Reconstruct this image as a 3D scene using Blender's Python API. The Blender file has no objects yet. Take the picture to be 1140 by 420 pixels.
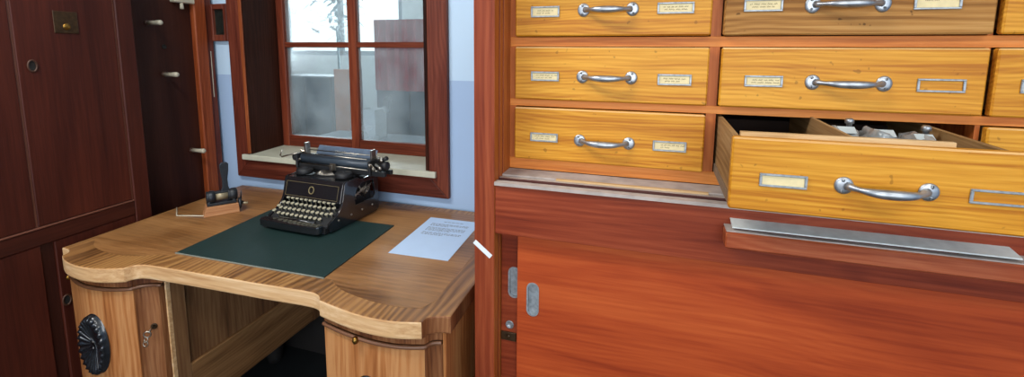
import bpy, bmesh, math, random
from mathutils import Vector, Matrix
random.seed(7)
SC = bpy.context.scene
COL = SC.collection
PI = math.pi

# ------------------------------------------------------------------ camera, world, lights, exposure
yaw, pitch, roll = math.radians(17.503), math.radians(7.404), math.radians(0.404)
fw = Vector((-math.sin(yaw) * math.cos(pitch), math.cos(yaw) * math.cos(pitch), -math.sin(pitch)))
rt = Vector((math.cos(yaw), math.sin(yaw), 0))
up = rt.cross(fw)
r2 = rt * math.cos(roll) + up * math.sin(roll)
u2 = up * math.cos(roll) - rt * math.sin(roll)
cam = bpy.data.cameras.new('camera')
cam_o = bpy.data.objects.new('camera', cam)
COL.objects.link(cam_o)
cam.sensor_width = 36.0
cam.lens = 36.0 * 505.4 / 1140.0
cam.shift_y = -(210 - 125) / 1140.0
cam.clip_start = 0.02
m = Matrix((r2, u2, -fw)).transposed().to_4x4()
m.translation = (0, 0, 1.40)
cam_o.matrix_world = m
SC.camera = cam_o

SC.view_settings.view_transform = 'Standard'
SC.view_settings.look = 'None'
SC.view_settings.gamma = 1
SC.view_settings.use_curve_mapping = False
SC.view_settings.exposure = 0.0

W = bpy.data.worlds.new('sky')
SC.world = W
W.use_nodes = True
W.node_tree.nodes['Background'].inputs[0].default_value = (0.75, 0.86, 1.0, 1)
W.node_tree.nodes['Background'].inputs[1].default_value = 1.0


def area(name, loc, rot, sx, sy, power, color):
    l = bpy.data.lights.new(name, 'AREA')
    l.shape = 'RECTANGLE'; l.size = sx; l.size_y = sy
    l.energy = power; l.color = color
    o = bpy.data.objects.new(name, l); COL.objects.link(o)
    o.location = loc; o.rotation_euler = rot
    return o


# daylight through the two windows behind the camera
area('window_daylight', (-0.2, -3.18, 1.65), (PI / 2, 0, 0), 1.5, 1.3, 62, (0.96, 0.98, 1.0))
area('window_daylight', (1.75, -3.18, 1.65), (PI / 2, 0, 0), 1.5, 1.3, 44, (0.96, 0.98, 1.0))
# daylight in the next room, through its own window
area('next_room_daylight', (-4.6, 5.7, 1.95), (-PI / 2, 0, 0), 2.2, 1.5, 220, (0.85, 0.94, 1.0))
CEILING_POWER = (40, 14)


# ------------------------------------------------------------------ materials
def mat_new(name):
    mt = bpy.data.materials.new(name); mt.use_nodes = True
    nt = mt.node_tree
    return mt, nt, nt.nodes['Principled BSDF']


def col(c):
    def f(v):
        v /= 255.0
        return v / 12.92 if v <= 0.04045 else ((v + 0.055) / 1.055) ** 2.4
    return (f(c[0]), f(c[1]), f(c[2]), 1)


def plain(name, c, rough=0.5, metal=0.0, var=0.12, scale=18, coat=0.0, bump=0.0):
    mt, nt, b = mat_new(name)
    n = nt.nodes.new('ShaderNodeTexNoise'); n.inputs['Scale'].default_value = scale; n.inputs['Detail'].default_value = 5
    tc = nt.nodes.new('ShaderNodeTexCoord'); nt.links.new(tc.outputs['Object'], n.inputs['Vector'])
    rp = nt.nodes.new('ShaderNodeValToRGB')
    a = col(c)
    rp.color_ramp.elements[0].position = 0.3; rp.color_ramp.elements[1].position = 0.7
    rp.color_ramp.elements[0].color = [v * (1 - var) for v in a[:3]] + [1]
    rp.color_ramp.elements[1].color = [min(1, v * (1 + var)) for v in a[:3]] + [1]
    nt.links.new(n.outputs['Fac'], rp.inputs[0]); nt.links.new(rp.outputs[0], b.inputs['Base Color'])
    b.inputs['Roughness'].default_value = rough; b.inputs['Metallic'].default_value = metal
    b.inputs['Coat Weight'].default_value = coat
    if bump:
        bp = nt.nodes.new('ShaderNodeBump'); bp.inputs['Strength'].default_value = bump; bp.inputs['Distance'].default_value = 0.002
        nt.links.new(n.outputs['Fac'], bp.inputs['Height']); nt.links.new(bp.outputs[0], b.inputs['Normal'])
    return mt


def wood(name, dark, mid, light, axis='X', scale=1.0, rough=0.5, ring=0.12, fine=0.7, broad=1.0, pores=0.35, wear=None, wear_amt=0.6, period=0.014, spots=0.0, spec=0.25, along=0.9):
    """Procedural timber: broad and fine noise, wandering growth lines and pores, stretched along one axis."""
    mt, nt, b = mat_new(name)
    N, L = nt.nodes, nt.links
    tc = N.new('ShaderNodeTexCoord'); oi = N.new('ShaderNodeObjectInfo')
    add = N.new('ShaderNodeVectorMath'); add.operation = 'ADD'
    sc = N.new('ShaderNodeVectorMath'); sc.operation = 'SCALE'; sc.inputs['Scale'].default_value = 13.0
    comb = N.new('ShaderNodeCombineXYZ')
    for k in range(3): L.new(oi.outputs['Random'], comb.inputs[k])
    L.new(comb.outputs[0], sc.inputs[0]); L.new(tc.outputs['Object'], add.inputs[0]); L.new(sc.outputs[0], add.inputs[1])
    i = 'XYZ'.index(axis)

    def mth(op, a, bb):
        q = N.new('ShaderNodeMath'); q.operation = op
        for k, v in enumerate((a, bb)):
            if isinstance(v, (int, float)): q.inputs[k].default_value = v
            else: L.new(v, q.inputs[k])
        return q.outputs[0]

    def noise(al, ac, detail=4, dist=0.0, rgh=0.55):
        mp = N.new('ShaderNodeMapping'); q = [ac * scale] * 3; q[i] = al * scale
        mp.inputs['Scale'].default_value = q; L.new(add.outputs[0], mp.inputs['Vector'])
        n = N.new('ShaderNodeTexNoise'); n.inputs['Scale'].default_value = 1.0; n.inputs['Detail'].default_value = detail
        n.inputs['Distortion'].default_value = dist; n.inputs['Roughness'].default_value = rgh
        L.new(mp.outputs[0], n.inputs['Vector']); return n.outputs['Fac']
    g1 = noise(along, 9, 5, 0.5)
    g2 = noise(2.6, 85, 3)
    g3 = noise(10, 340, 2)
    low = noise(1.5, 5.5, 2, 0.4, 0.45)
    sep = N.new('ShaderNodeSeparateXYZ'); L.new(add.outputs[0], sep.inputs[0])
    oth = [k for k in range(3) if k != i]
    F = 2 * PI / period * scale
    ph = mth('ADD', mth('MULTIPLY', sep.outputs[oth[0]], F * 0.8), mth('MULTIPLY', sep.outputs[oth[1]], F))
    sn = mth('SINE', mth('ADD', ph, mth('MULTIPLY', low, 60.0)), 0)
    f = mth('ADD', 0.5, mth('MULTIPLY', mth('SUBTRACT', g1, 0.5), broad))
    f = mth('ADD', f, mth('MULTIPLY', mth('SUBTRACT', g2, 0.5), fine))
    f = mth('ADD', f, mth('MULTIPLY', mth('SUBTRACT', g3, 0.5), pores))
    f = mth('ADD', f, mth('MULTIPLY', sn, ring * 0.5))
    rp = N.new('ShaderNodeValToRGB')
    e = rp.color_ramp.elements
    e[0].position = 0.26; e[0].color = col(dark); e[1].position = 0.74; e[1].color = col(light)
    q = e.new(0.5); q.color = col(mid)
    L.new(f, rp.inputs[0])
    out = rp.outputs[0]

    def overlay(sc_, p0, p1, amt, c, detail):
        nonlocal out
        n3 = N.new('ShaderNodeTexNoise'); n3.inputs['Scale'].default_value = sc_; n3.inputs['Detail'].default_value = detail
        L.new(add.outputs[0], n3.inputs['Vector'])
        r3 = N.new('ShaderNodeValToRGB'); r3.color_ramp.elements[0].position = p0; r3.color_ramp.elements[1].position = p1
        L.new(n3.outputs['Fac'], r3.inputs[0])
        mx = N.new('ShaderNodeMix'); mx.data_type = 'RGBA'
        L.new(mth('MULTIPLY', r3.outputs[0], amt), mx.inputs['Factor']); L.new(out, mx.inputs['A']); mx.inputs['B'].default_value = col(c)
        out = mx.outputs['Result']
    if spots: overlay(70, 0.72, 0.77, spots, [v * 0.5 for v in dark], 1)
    if wear: overlay(5, 0.42, 0.70, wear_amt, wear, 6)
    L.new(out, b.inputs['Base Color'])
    b.inputs['Roughness'].default_value = rough
    b.inputs['Specular IOR Level'].default_value = spec
    bp = N.new('ShaderNodeBump'); bp.inputs['Strength'].default_value = 0.10; bp.inputs['Distance'].default_value = 0.0008
    L.new(f, bp.inputs['Height']); L.new(bp.outputs[0], b.inputs['Normal'])
    return mt


M = {}
M['oak'] = wood('golden_oak', (176, 106, 22), (204, 138, 36), (222, 160, 54), 'X', spots=0.4, ring=0.13, fine=1.0, broad=0.8, scale=1.25, period=0.012, rough=0.45)
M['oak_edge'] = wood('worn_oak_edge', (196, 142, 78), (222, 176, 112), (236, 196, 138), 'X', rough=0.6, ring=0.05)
M['oak_dull'] = wood('dull_oak', (134, 88, 40), (168, 118, 60), (188, 140, 80), 'X', rough=0.55, ring=0.2, spots=0.7, spec=0.15)
M['oak_raw'] = wood('raw_oak', (168, 132, 88), (198, 162, 114), (212, 182, 138), 'X', rough=0.7, spec=0.1)
M['oak_raw_side'] = wood('raw_oak_side', (128, 96, 58), (160, 126, 84), (180, 148, 104), 'Y', rough=0.7, spec=0.1)
M['slat'] = plain('dusty_slat', (128, 108, 86), 0.8)
M['rail'] = wood('orange_rail', (182, 102, 42), (216, 132, 58), (230, 152, 80), 'X', ring=0.1)
M['rail_v'] = wood('orange_stile', (146, 70, 26), (174, 94, 40), (194, 114, 56), 'Z', ring=0.1)
M['post'] = wood('red_post', (110, 42, 20), (134, 58, 30), (154, 76, 44), 'Z', ring=0.1)
M['fascia'] = wood('red_fascia', (104, 36, 16), (130, 52, 26), (150, 68, 38), 'X', ring=0.1)
M['pull_board'] = wood('worn_pull_board', (122, 48, 22), (150, 70, 38), (172, 94, 58), 'X', wear=(170, 100, 72), wear_amt=0.35)
M['door_orange'] = wood('orange_sliding_door', (136, 48, 18), (166, 68, 28), (186, 86, 38), 'X', ring=0.06, broad=1.0, fine=0.45, pores=0.2, along=1.4)
M['dust'] = plain('dust_grey', (172, 160, 152), 0.9, 0, 0.16, 30)
M['groove'] = plain('groove_red', (72, 26, 16), 0.7)
M['inside'] = plain('cabinet_inside', (34, 20, 13), 0.9)  # near-black colour stands in for the shade inside drawers and carcass
M['zinc'] = plain('grey_metal_sheet', (214, 220, 216), 0.6, 0.1, 0.12, 40)
M['steel'] = plain('worn_steel', (172, 176, 180), 0.42, 0.9, 0.22, 60)
M['steel_dark'] = plain('tarnished_steel', (164, 170, 174), 0.45, 0.6, 0.25, 120)
M['black_hole'] = plain('screw_slot', (30, 26, 22), 0.8)
M['card'] = plain('cream_card', (226, 208, 160), 0.8, 0, 0.08, 60)
M['ink'] = plain('faded_ink', (96, 80, 58), 0.8)
M['mahog'] = wood('dark_mahogany', (50, 17, 10), (68, 27, 17), (84, 36, 23), 'Z', ring=0.05, fine=0.4)
M['mahog_h'] = wood('dark_mahogany_rail', (44, 15, 9), (60, 24, 15), (76, 33, 21), 'Y', ring=0.05, fine=0.4)
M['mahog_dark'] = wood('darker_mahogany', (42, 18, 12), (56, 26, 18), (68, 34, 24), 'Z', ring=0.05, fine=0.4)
M['mahog_line'] = plain('worn_groove', (104, 62, 46), 0.5)
M['mahog_lit'] = wood('red_brown_stile', (120, 52, 22), (148, 70, 34), (170, 90, 48), 'Z', ring=0.1)  # brighter mahogany, light on the end stile put into the colour
M['frame'] = wood('window_frame_wood', (74, 30, 20), (98, 44, 30), (120, 62, 44), 'Z', ring=0.1)
M['frame_h'] = wood('window_frame_wood_h', (62, 24, 15), (86, 37, 24), (108, 54, 38), 'X', ring=0.1)  # darker than the upright boards, painting in the typewriter's shadow
M['frame_edge'] = wood('window_frame_edge', (106, 50, 24), (136, 68, 34), (160, 90, 50), 'Z')
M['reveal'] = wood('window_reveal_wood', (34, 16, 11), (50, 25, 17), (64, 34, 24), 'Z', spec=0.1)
M['sash'] = wood('sash_wood', (84, 34, 19), (108, 47, 27), (128, 62, 38), 'Z', ring=0.1)
M['sash_h'] = wood('sash_wood_h', (84, 34, 19), (108, 47, 27), (128, 62, 38), 'X', ring=0.1)
M['sill'] = plain('marble_sill', (186, 186, 168), 0.4, 0, 0.12, 14)
M['desk_top'] = wood('walnut_veneer', (92, 58, 26), (128, 86, 46), (156, 110, 64), 'X', ring=0.1, fine=0.5, wear=(180, 134, 84), wear_amt=0.45, rough=0.38, spec=0.6)
M['desk_band'] = wood('crossbanded_veneer', (82, 50, 22), (130, 88, 46), (164, 120, 68), 'Y', ring=0.28, fine=0.5, period=0.017, wear=(164, 118, 74), wear_amt=0.45, rough=0.4, spec=0.6)
M['desk_edge'] = wood('worn_desk_edge', (182, 134, 88), (208, 166, 118), (224, 190, 148), 'X', rough=0.6, ring=0.06)
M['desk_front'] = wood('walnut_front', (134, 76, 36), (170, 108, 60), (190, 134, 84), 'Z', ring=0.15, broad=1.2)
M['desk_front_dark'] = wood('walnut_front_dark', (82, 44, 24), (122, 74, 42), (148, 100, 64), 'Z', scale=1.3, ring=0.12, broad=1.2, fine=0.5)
M['desk_side'] = wood('walnut_side', (92, 60, 36), (120, 82, 52), (142, 104, 68), 'Z', ring=0.1)
M['desk_side_h'] = wood('walnut_side_rail', (104, 70, 40), (134, 94, 58), (156, 116, 74), 'Y', ring=0.1)
M['bead'] = plain('bead_brown', (112, 74, 50), 0.4)
M['ebony'] = plain('black_carved_wood', (22, 24, 28), 0.25, 0, 0.2, 30, 0.5)
M['brass'] = plain('old_brass', (150, 112, 52), 0.35, 1.0, 0.25, 60)
M['brass_plate'] = plain('dull_brass_plate', (66, 46, 24), 0.5, 0.5, 0.3, 90)
M['ivory'] = plain('ivory_peg', (196, 188, 166), 0.4)
M['peg_tip'] = plain('peg_collar', (70, 42, 26), 0.5)
M['leather'] = plain('green_leather', (23, 46, 44), 0.5, 0, 0.10, 120, 0, 0.15)
M['leather_edge'] = plain('pad_edge', (124, 128, 118), 0.7)
M['paper'] = plain('white_paper', (184, 208, 236), 0.6, 0, 0.02)
M['print'] = plain('grey_print', (118, 126, 140), 0.8)
M['tape'] = plain('white_tape', (226, 230, 232), 0.6, 0, 0.04)
M['tw_black'] = plain('typewriter_enamel', (20, 21, 24), 0.22, 0, 0.1, 20, 1.0)
M['tw_dark'] = plain('typewriter_dull_black', (24, 25, 27), 0.55)
M['tw_platen'] = plain('platen_rubber', (58, 68, 78), 0.3)
M['tw_table'] = plain('paper_table_blue_black', (92, 108, 128), 0.35, 0.3, 0.15, 30)
M['nickel'] = plain('nickel', (168, 162, 150), 0.3, 1.0, 0.25, 80)
M['gold'] = plain('gold_line', (150, 134, 96), 0.5, 0.3)
M['key'] = plain('key_cream', (168, 162, 138), 0.45)
M['script'] = plain('silver_script', (184, 186, 180), 0.5)
M['beech'] = wood('beech_block', (140, 92, 58), (172, 120, 80), (190, 142, 100), 'X', scale=2.0)
M['cast'] = plain('cast_iron', (34, 38, 43), 0.45, 0.3, 0.2, 60)
M['sleeve'] = plain('pale_sleeve', (150, 138, 110), 0.4, 0.3)
M['mirror'] = plain('dark_mirror', (70, 78, 72), 0.25, 0.8, 0.4, 40)
M['white'] = plain('white_paint', (226, 228, 226), 0.8, 0, 0.03)
M['lino'] = plain('dark_lino', (30, 33, 34), 0.6, 0, 0.35, 6)
M['skirt'] = plain('dark_skirting', (26, 22, 20), 0.7)
M['teal'] = plain('teal_board', (22, 52, 68), 0.7)
M['red_cloth'] = plain('red_cloth', (156, 34, 48), 0.9)
M['tan_board'] = plain('tan_board', (186, 116, 76), 0.7)
M['grey_board'] = plain('grey_board', (150, 160, 166), 0.7)
M['leaf'] = plain('dark_leaf', (60, 96, 104), 0.6)
M['plastic'] = plain('crumpled_plastic', (150, 156, 156), 0.25, 0.15, 0.3, 50, 0.3)
M['label_white'] = plain('white_label', (186, 196, 196), 0.6)


def wall_paint():
    mt, nt, b = mat_new('blue_wall_paint')
    tc = nt.nodes.new('ShaderNodeTexCoord'); sp = nt.nodes.new('ShaderNodeSeparateXYZ'); nt.links.new(tc.outputs['Object'], sp.inputs[0])
    gt = nt.nodes.new('ShaderNodeMath'); gt.operation = 'GREATER_THAN'; gt.inputs[1].default_value = 1.293
    nt.links.new(sp.outputs['Z'], gt.inputs[0])
    mx = nt.nodes.new('ShaderNodeMix'); mx.data_type = 'RGBA'
    mx.inputs['A'].default_value = col((160, 186, 218)); mx.inputs['B'].default_value = col((188, 214, 236))
    nt.links.new(gt.outputs[0], mx.inputs['Factor']); nt.links.new(mx.outputs['Result'], b.inputs['Base Color'])
    n = nt.nodes.new('ShaderNodeTexNoise'); n.inputs['Scale'].default_value = 90
    nt.links.new(tc.outputs['Object'], n.inputs['Vector'])
    bp = nt.nodes.new('ShaderNodeBump'); bp.inputs['Strength'].default_value = 0.08; bp.inputs['Distance'].default_value = 0.002
    nt.links.new(n.outputs['Fac'], bp.inputs['Height']); nt.links.new(bp.outputs[0], b.inputs['Normal'])
    b.inputs['Roughness'].default_value = 0.55
    return mt


M['wall'] = wall_paint()


def hazy_glass():
    mt, nt, b = mat_new('dusty_window_glass')
    N, L = nt.nodes, nt.links
    out = N['Material Output']; N.remove(b)
    tr = N.new('ShaderNodeBsdfTransparent'); tr.inputs[0].default_value = (0.92, 0.97, 0.98, 1)
    gl = N.new('ShaderNodeBsdfGlossy'); gl.inputs['Roughness'].default_value = 0.08
    df = N.new('ShaderNodeBsdfDiffuse'); df.inputs[0].default_value = (0.72, 0.80, 0.83, 1)
    tl = N.new('ShaderNodeBsdfTranslucent'); tl.inputs[0].default_value = (0.72, 0.80, 0.83, 1)
    dd = N.new('ShaderNodeMixShader'); dd.inputs[0].default_value = 0.5; L.new(df.outputs[0], dd.inputs[1]); L.new(tl.outputs[0], dd.inputs[2])
    tc = N.new('ShaderNodeTexCoord'); n = N.new('ShaderNodeTexNoise'); n.inputs['Scale'].default_value = 6; n.inputs['Detail'].default_value = 5
    L.new(tc.outputs['Object'], n.inputs['Vector'])
    mr = N.new('ShaderNodeMapRange'); mr.inputs['From Min'].default_value = 0.3; mr.inputs['From Max'].default_value = 0.7
    mr.inputs['To Min'].default_value = 0.10; mr.inputs['To Max'].default_value = 0.32
    L.new(n.outputs['Fac'], mr.inputs['Value'])
    m1 = N.new('ShaderNodeMixShader'); L.new(mr.outputs[0], m1.inputs[0]); L.new(tr.outputs[0], m1.inputs[1]); L.new(dd.outputs[0], m1.inputs[2])
    fr = N.new('ShaderNodeFresnel'); fr.inputs[0].default_value = 1.45
    m2 = N.new('ShaderNodeMixShader'); L.new(fr.outputs[0], m2.inputs[0]); L.new(m1.outputs[0], m2.inputs[1]); L.new(gl.outputs[0], m2.inputs[2])
    L.new(m2.outputs[0], out.inputs[0])
    return mt


M['glass'] = hazy_glass()


def emit(name, c, s):
    mt, nt, b = mat_new(name)
    b.inputs['Base Color'].default_value = (0.8, 0.8, 0.8, 1)
    b.inputs['Emission Color'].default_value = c; b.inputs['Emission Strength'].default_value = s
    return mt


M['day'] = emit('daylight_glow', (0.86, 0.96, 1.0, 1), 1.6)
M['tube'] = emit('lamp_diffuser_glow', (1.0, 0.97, 0.92, 1), 2.5)


# ------------------------------------------------------------------ mesh helpers
class MB:
    """Collects shapes in one bmesh and links them as one mesh object."""

    def __init__(self): self.bm = bmesh.new()

    def _take(self, tmp, mi, mtx=None):
        if mtx is not None: tmp.transform(mtx)
        for f in tmp.faces: f.material_index = mi
        me = bpy.data.meshes.new('tmp'); tmp.to_mesh(me); tmp.free()
        self.bm.from_mesh(me); bpy.data.meshes.remove(me)

    def box(self, x0, x1, y0, y1, z0, z1, bev=0.0, mi=0, mtx=None, seg=1):
        t = bmesh.new()
        bmesh.ops.create_cube(t, size=1, matrix=Matrix.Translation(((x0 + x1) / 2, (y0 + y1) / 2, (z0 + z1) / 2)) @ Matrix.Diagonal((abs(x1 - x0), abs(y1 - y0), abs(z1 - z0), 1)))
        if bev: bmesh.ops.bevel(t, geom=t.edges[:], offset=bev, segments=seg, affect='EDGES', profile=0.6)
        self._take(t, mi, mtx); return self

    def prism(self, pts, h0, h1, plane='XY', holes=(), mi=0, mtx=None, side_mi=None, bev=0.0):
        """Extrude an outline (with optional holes); plane says which axes pts use, h runs along the third."""
        def P(a, b, h): return {'XY': (a, b, h), 'XZ': (a, h, b), 'YZ': (h, a, b)}[plane]
        t = bmesh.new()
        es = []; loops = []
        for loop in [pts] + list(holes):
            vs = [t.verts.new(P(a, b, h0)) for a, b in loop]; loops.append(vs)
            for k in range(len(vs)): es.append(t.edges.new((vs[k], vs[(k + 1) % len(vs)])))
        if holes: bmesh.ops.triangle_fill(t, use_beauty=True, use_dissolve=False, edges=es)
        else: t.faces.new(loops[0])
        base = t.faces[:]
        r = bmesh.ops.extrude_face_region(t, geom=base)
        d = Vector(P(0, 0, h1)) - Vector(P(0, 0, h0))
        bmesh.ops.translate(t, vec=d, verts=[v for v in r['geom'] if isinstance(v, bmesh.types.BMVert)])
        bmesh.ops.recalc_face_normals(t, faces=t.faces[:])
        if bev:
            ax = Vector(P(0, 0, 1)) - Vector(P(0, 0, 0))
            ed = [e for e in t.edges if len(e.link_faces) == 2 and abs(e.link_faces[0].normal.dot(ax)) + abs(e.link_faces[1].normal.dot(ax)) > 0.9 and abs(e.link_faces[0].normal.dot(e.link_faces[1].normal)) < 0.5]
            bmesh.ops.bevel(t, geom=ed, offset=bev, segments=2, affect='EDGES', profile=0.6)
        ax = (Vector(P(0, 0, 1)) - Vector(P(0, 0, 0)))
        for f in t.faces: f.material_index = mi if (side_mi is None or abs(f.normal.dot(ax)) > 0.5) else side_mi
        if mtx is not None: t.transform(mtx)
        me = bpy.data.meshes.new('tmp'); t.to_mesh(me); t.free(); self.bm.from_mesh(me); bpy.data.meshes.remove(me)
        return self

    def tube(self, path, radii, seg=10, mi=0, mtx=None, closed=False, squash=None):
        path = [Vector(p) for p in path]; n = len(path)
        if isinstance(radii, (int, float)): radii = [radii] * n
        t = bmesh.new(); rings = []
        ref = None
        for k, p in enumerate(path):
            if closed: d = (path[(k + 1) % n] - path[k - 1])
            else: d = path[min(k + 1, n - 1)] - path[max(k - 1, 0)]
            d.normalize()
            if ref is None: ref = Vector((0, 0, 1)) if abs(d.z) < 0.9 else Vector((1, 0, 0))
            a = d.cross(ref).normalized(); b = a.cross(d).normalized(); ref = b
            sq = squash or (1, 1)
            rings.append([t.verts.new(p + (a * math.cos(2 * PI * s / seg) * sq[0] + b * math.sin(2 * PI * s / seg) * sq[1]) * radii[k]) for s in range(seg)])
        rng = range(n) if closed else range(n - 1)
        for k in rng:
            A, B = rings[k], rings[(k + 1) % n]
            for s in range(seg): t.faces.new((A[s], A[(s + 1) % seg], B[(s + 1) % seg], B[s]))
        if not closed:
            t.faces.new(rings[0][::-1]); t.faces.new(rings[-1])
        bmesh.ops.recalc_face_normals(t, faces=t.faces[:])
        for f in t.faces: f.smooth = True
        self._take(t, mi, mtx); return self

    def lathe(self, prof, seg=24, mi=0, mtx=None, smooth=True):
        """Revolve (r, z) pairs about Z."""
        t = bmesh.new(); rings = []
        for r, z in prof:
            if r < 1e-6: rings.append([t.verts.new((0, 0, z))])
            else: rings.append([t.verts.new((r * math.cos(2 * PI * s / seg), r * math.sin(2 * PI * s / seg), z)) for s in range(seg)])
        for A, B in zip(rings, rings[1:]):
            for s in range(seg):
                s2 = (s + 1) % seg
                if len(A) == 1 and len(B) == 1: continue
                if len(A) == 1: t.faces.new((A[0], B[s], B[s2]))
                elif len(B) == 1: t.faces.new((A[s], A[s2], B[0]))
                else: t.faces.new((A[s], A[s2], B[s2], B[s]))
        for A in (rings[0], rings[-1]):
            if len(A) > 2: t.faces.new(A)
        bmesh.ops.recalc_face_normals(t, faces=t.faces[:])
        for f in t.faces: f.smooth = smooth
        self._take(t, mi, mtx); return self

    def build(self, name, mats, parent=None, base=None, bevel=0.0):
        """base: point the vertices are measured from (world coordinates minus the root's location)."""
        if not isinstance(mats, (list, tuple)): mats = [mats]
        if base is not None: self.bm.transform(Matrix.Translation(-Vector(base)))
        me = bpy.data.meshes.new(name); self.bm.to_mesh(me); self.bm.free()
        for q in mats: me.materials.append(q)
        o = bpy.data.objects.new(name, me); COL.objects.link(o)
        if parent is not None: o.parent = parent
        elif base is not None: o.location = base
        if bevel:
            bv = o.modifiers.new('edge', 'BEVEL'); bv.width = bevel; bv.segments = 2; bv.limit_method = 'ANGLE'; bv.angle_limit = math.radians(50)
        return o


def empty(name, loc, rz=0.0):
    o = bpy.data.objects.new(name, None); COL.objects.link(o)
    o.location = loc; o.rotation_euler = (0, 0, rz); o.empty_display_size = 0.1
    return o


def tag(o, label, cat, group=None):
    o['label'] = label; o['category'] = cat
    if group: o['group'] = group
    return o


def struct(o):
    o['kind'] = 'structure'; return o


def copy_part(src, parent, loc=(0, 0, 0)):
    c = src.copy(); COL.objects.link(c); c.parent = parent; c.location = loc
    return c


def T(x, y, z): return Matrix.Translation((x, y, z))
def RX(a): return Matrix.Rotation(a, 4, 'X')
def RY(a): return Matrix.Rotation(a, 4, 'Y')
def RZ(a): return Matrix.Rotation(a, 4, 'Z')


def capsule(cx, cz, w, h, n=10):
    r = w / 2; pts = []
    for k in range(n + 1):
        a = PI * k / n; pts.append((cx + r * math.cos(a), cz + h / 2 - r + r * math.sin(a)))
    for k in range(n + 1):
        a = PI + PI * k / n; pts.append((cx + r * math.cos(a), cz - h / 2 + r + r * math.sin(a)))
    return pts


# ------------------------------------------------------------------ the room
YW, YS = 1.615, 1.82            # wall face behind the desk, sash plane
X0, X1, YB, ZC = -2.32, 2.6, -3.2, 2.75
OX0, OX1, OZ0, OZ1 = -1.80, -0.85, 0.905, 1.90     # window opening
struct(MB().box(X0 - .12, X1 + .12, YB - .12, 2.0, -0.06, 0).build('floor', M['lino']))
struct(MB().box(X0 - .12, X1 + .12, YB - .12, 1.86, ZC, ZC + .06).build('ceiling', M['white']))
struct(MB().prism([(X0, 0), (X1, 0), (X1, ZC), (X0, ZC)], YW, 1.86, 'XZ', holes=[[(OX0, OZ0), (OX1, OZ0), (OX1, OZ1), (OX0, OZ1)]]).build('wall_back', M['wall']))
struct(MB().box(X0 - .12, X0, YB, 1.86, 0, ZC).build('wall_left', M['wall']))
struct(MB().box(X1, X1 + .12, YB, 1.86, 0, ZC).build('wall_right', M['wall']))
w1 = [(-.95, 1.0), (.55, 1.0), (.55, 2.3), (-.95, 2.3)]
w2 = [(1.0, 1.0), (2.5, 1.0), (2.5, 2.3), (1.0, 2.3)]
struct(MB().prism([(X0, 0), (X1, 0), (X1, ZC), (X0, ZC)], YB - .12, YB, 'XZ', holes=[w1, w2]).build('wall_front', M['wall']))
for n_, xa in ((2, -.95), (3, 1.0)):
    root = struct(empty('window_%d' % n_, (xa + .75, YB, 1.0)))
    f = MB()
    for bx in ((xa, xa + .05, 1.0, 2.3), (xa + 1.45, xa + 1.5, 1.0, 2.3), (xa, xa + 1.5, 1.0, 1.05), (xa, xa + 1.5, 2.25, 2.3), (xa + .73, xa + .77, 1.0, 2.3)):
        f.box(bx[0], bx[1], YB - .09, YB - .04, bx[2], bx[3])
    f.build('window_frame', M['white'], root, (xa + .75, YB, 1.0))
struct(MB().box(X0, -0.42, YW - .015, YW, 0, 0.30, 0.002).build('baseboard_back', M['skirt']))

# ceiling lamps
for k, (lx, ly) in enumerate(((-1.30, 0.15), (0.95, -0.45))):
    root = empty('ceiling_lamp', (lx, ly, ZC))
    tag(root, ('white ceiling lamp panel over the desk side of the room', 'white ceiling lamp panel over the drawer cabinet side')[k], 'ceiling lamp')
    MB().box(-.62, .62, -.17, .17, -.06, 0, .006).build('lamp_housing', M['white'], root)
    MB().box(-.58, .58, -.14, .14, -.066, -.0605).build('lamp_diffuser', M['tube'], root)
    l = area('ceiling_lamp_light', (lx, ly, ZC - .07), (0, 0, 0), 1.16, 0.28, CEILING_POWER[k], (1.0, 0.97, 0.92))

# ------------------------------------------------------------------ window over the desk
B = (-1.31, YW, OZ0)
win = struct(empty('window_1', B))
YF = YW - .022                    # face of the flat frame boards
fr = MB()
fr.prism([(-1.85, .82), (-1.77, .905), (-1.77, 1.9), (-1.85, 1.985)], YF, YW - .001, 'XZ')
fr.prism([(-.765, .82), (-.765, 1.985), (-.85, 1.9), (-.85, .905)], YF, YW - .001, 'XZ')
fr.build('window_frame', M['frame'], win, B, 0.003)
fh = MB()
fh.prism([(-1.85, .82), (-.765, .82), (-.85, .905), (-1.77, .905)], YF, YW - .001, 'XZ')
fh.prism([(-1.85, 1.985), (-1.77, 1.9), (-.85, 1.9), (-.765, 1.985)], YF, YW - .001, 'XZ')
fh.build('window_apron', M['frame_h'], win, B, 0.003)
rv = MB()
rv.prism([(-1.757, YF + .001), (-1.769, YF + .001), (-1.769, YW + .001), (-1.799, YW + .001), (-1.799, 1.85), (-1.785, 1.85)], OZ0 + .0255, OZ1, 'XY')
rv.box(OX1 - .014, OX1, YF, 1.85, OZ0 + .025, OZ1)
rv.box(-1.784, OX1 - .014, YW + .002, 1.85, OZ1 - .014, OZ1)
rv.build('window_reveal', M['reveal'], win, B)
MB().box(-1.774, -1.758, YF - .006, YF - .0005, OZ0 + .03, OZ1, .001).build('window_edge_strip', M['frame_edge'], win, B)
sl = MB()
sl.prism([(-1.80, 1.578), (-.815, 1.578), (-.815, YF - .0015), (-.851, YF - .0015), (-.851, 1.855), (-1.799, 1.855), (-1.799, YW + .001), (-1.769, YW + .001), (-1.769, YF - .0015), (-1.80, YF - .0015)], .905, .93, 'XY', bev=.004)
sl.build('window_sill', M['sill'], win, B)
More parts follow.
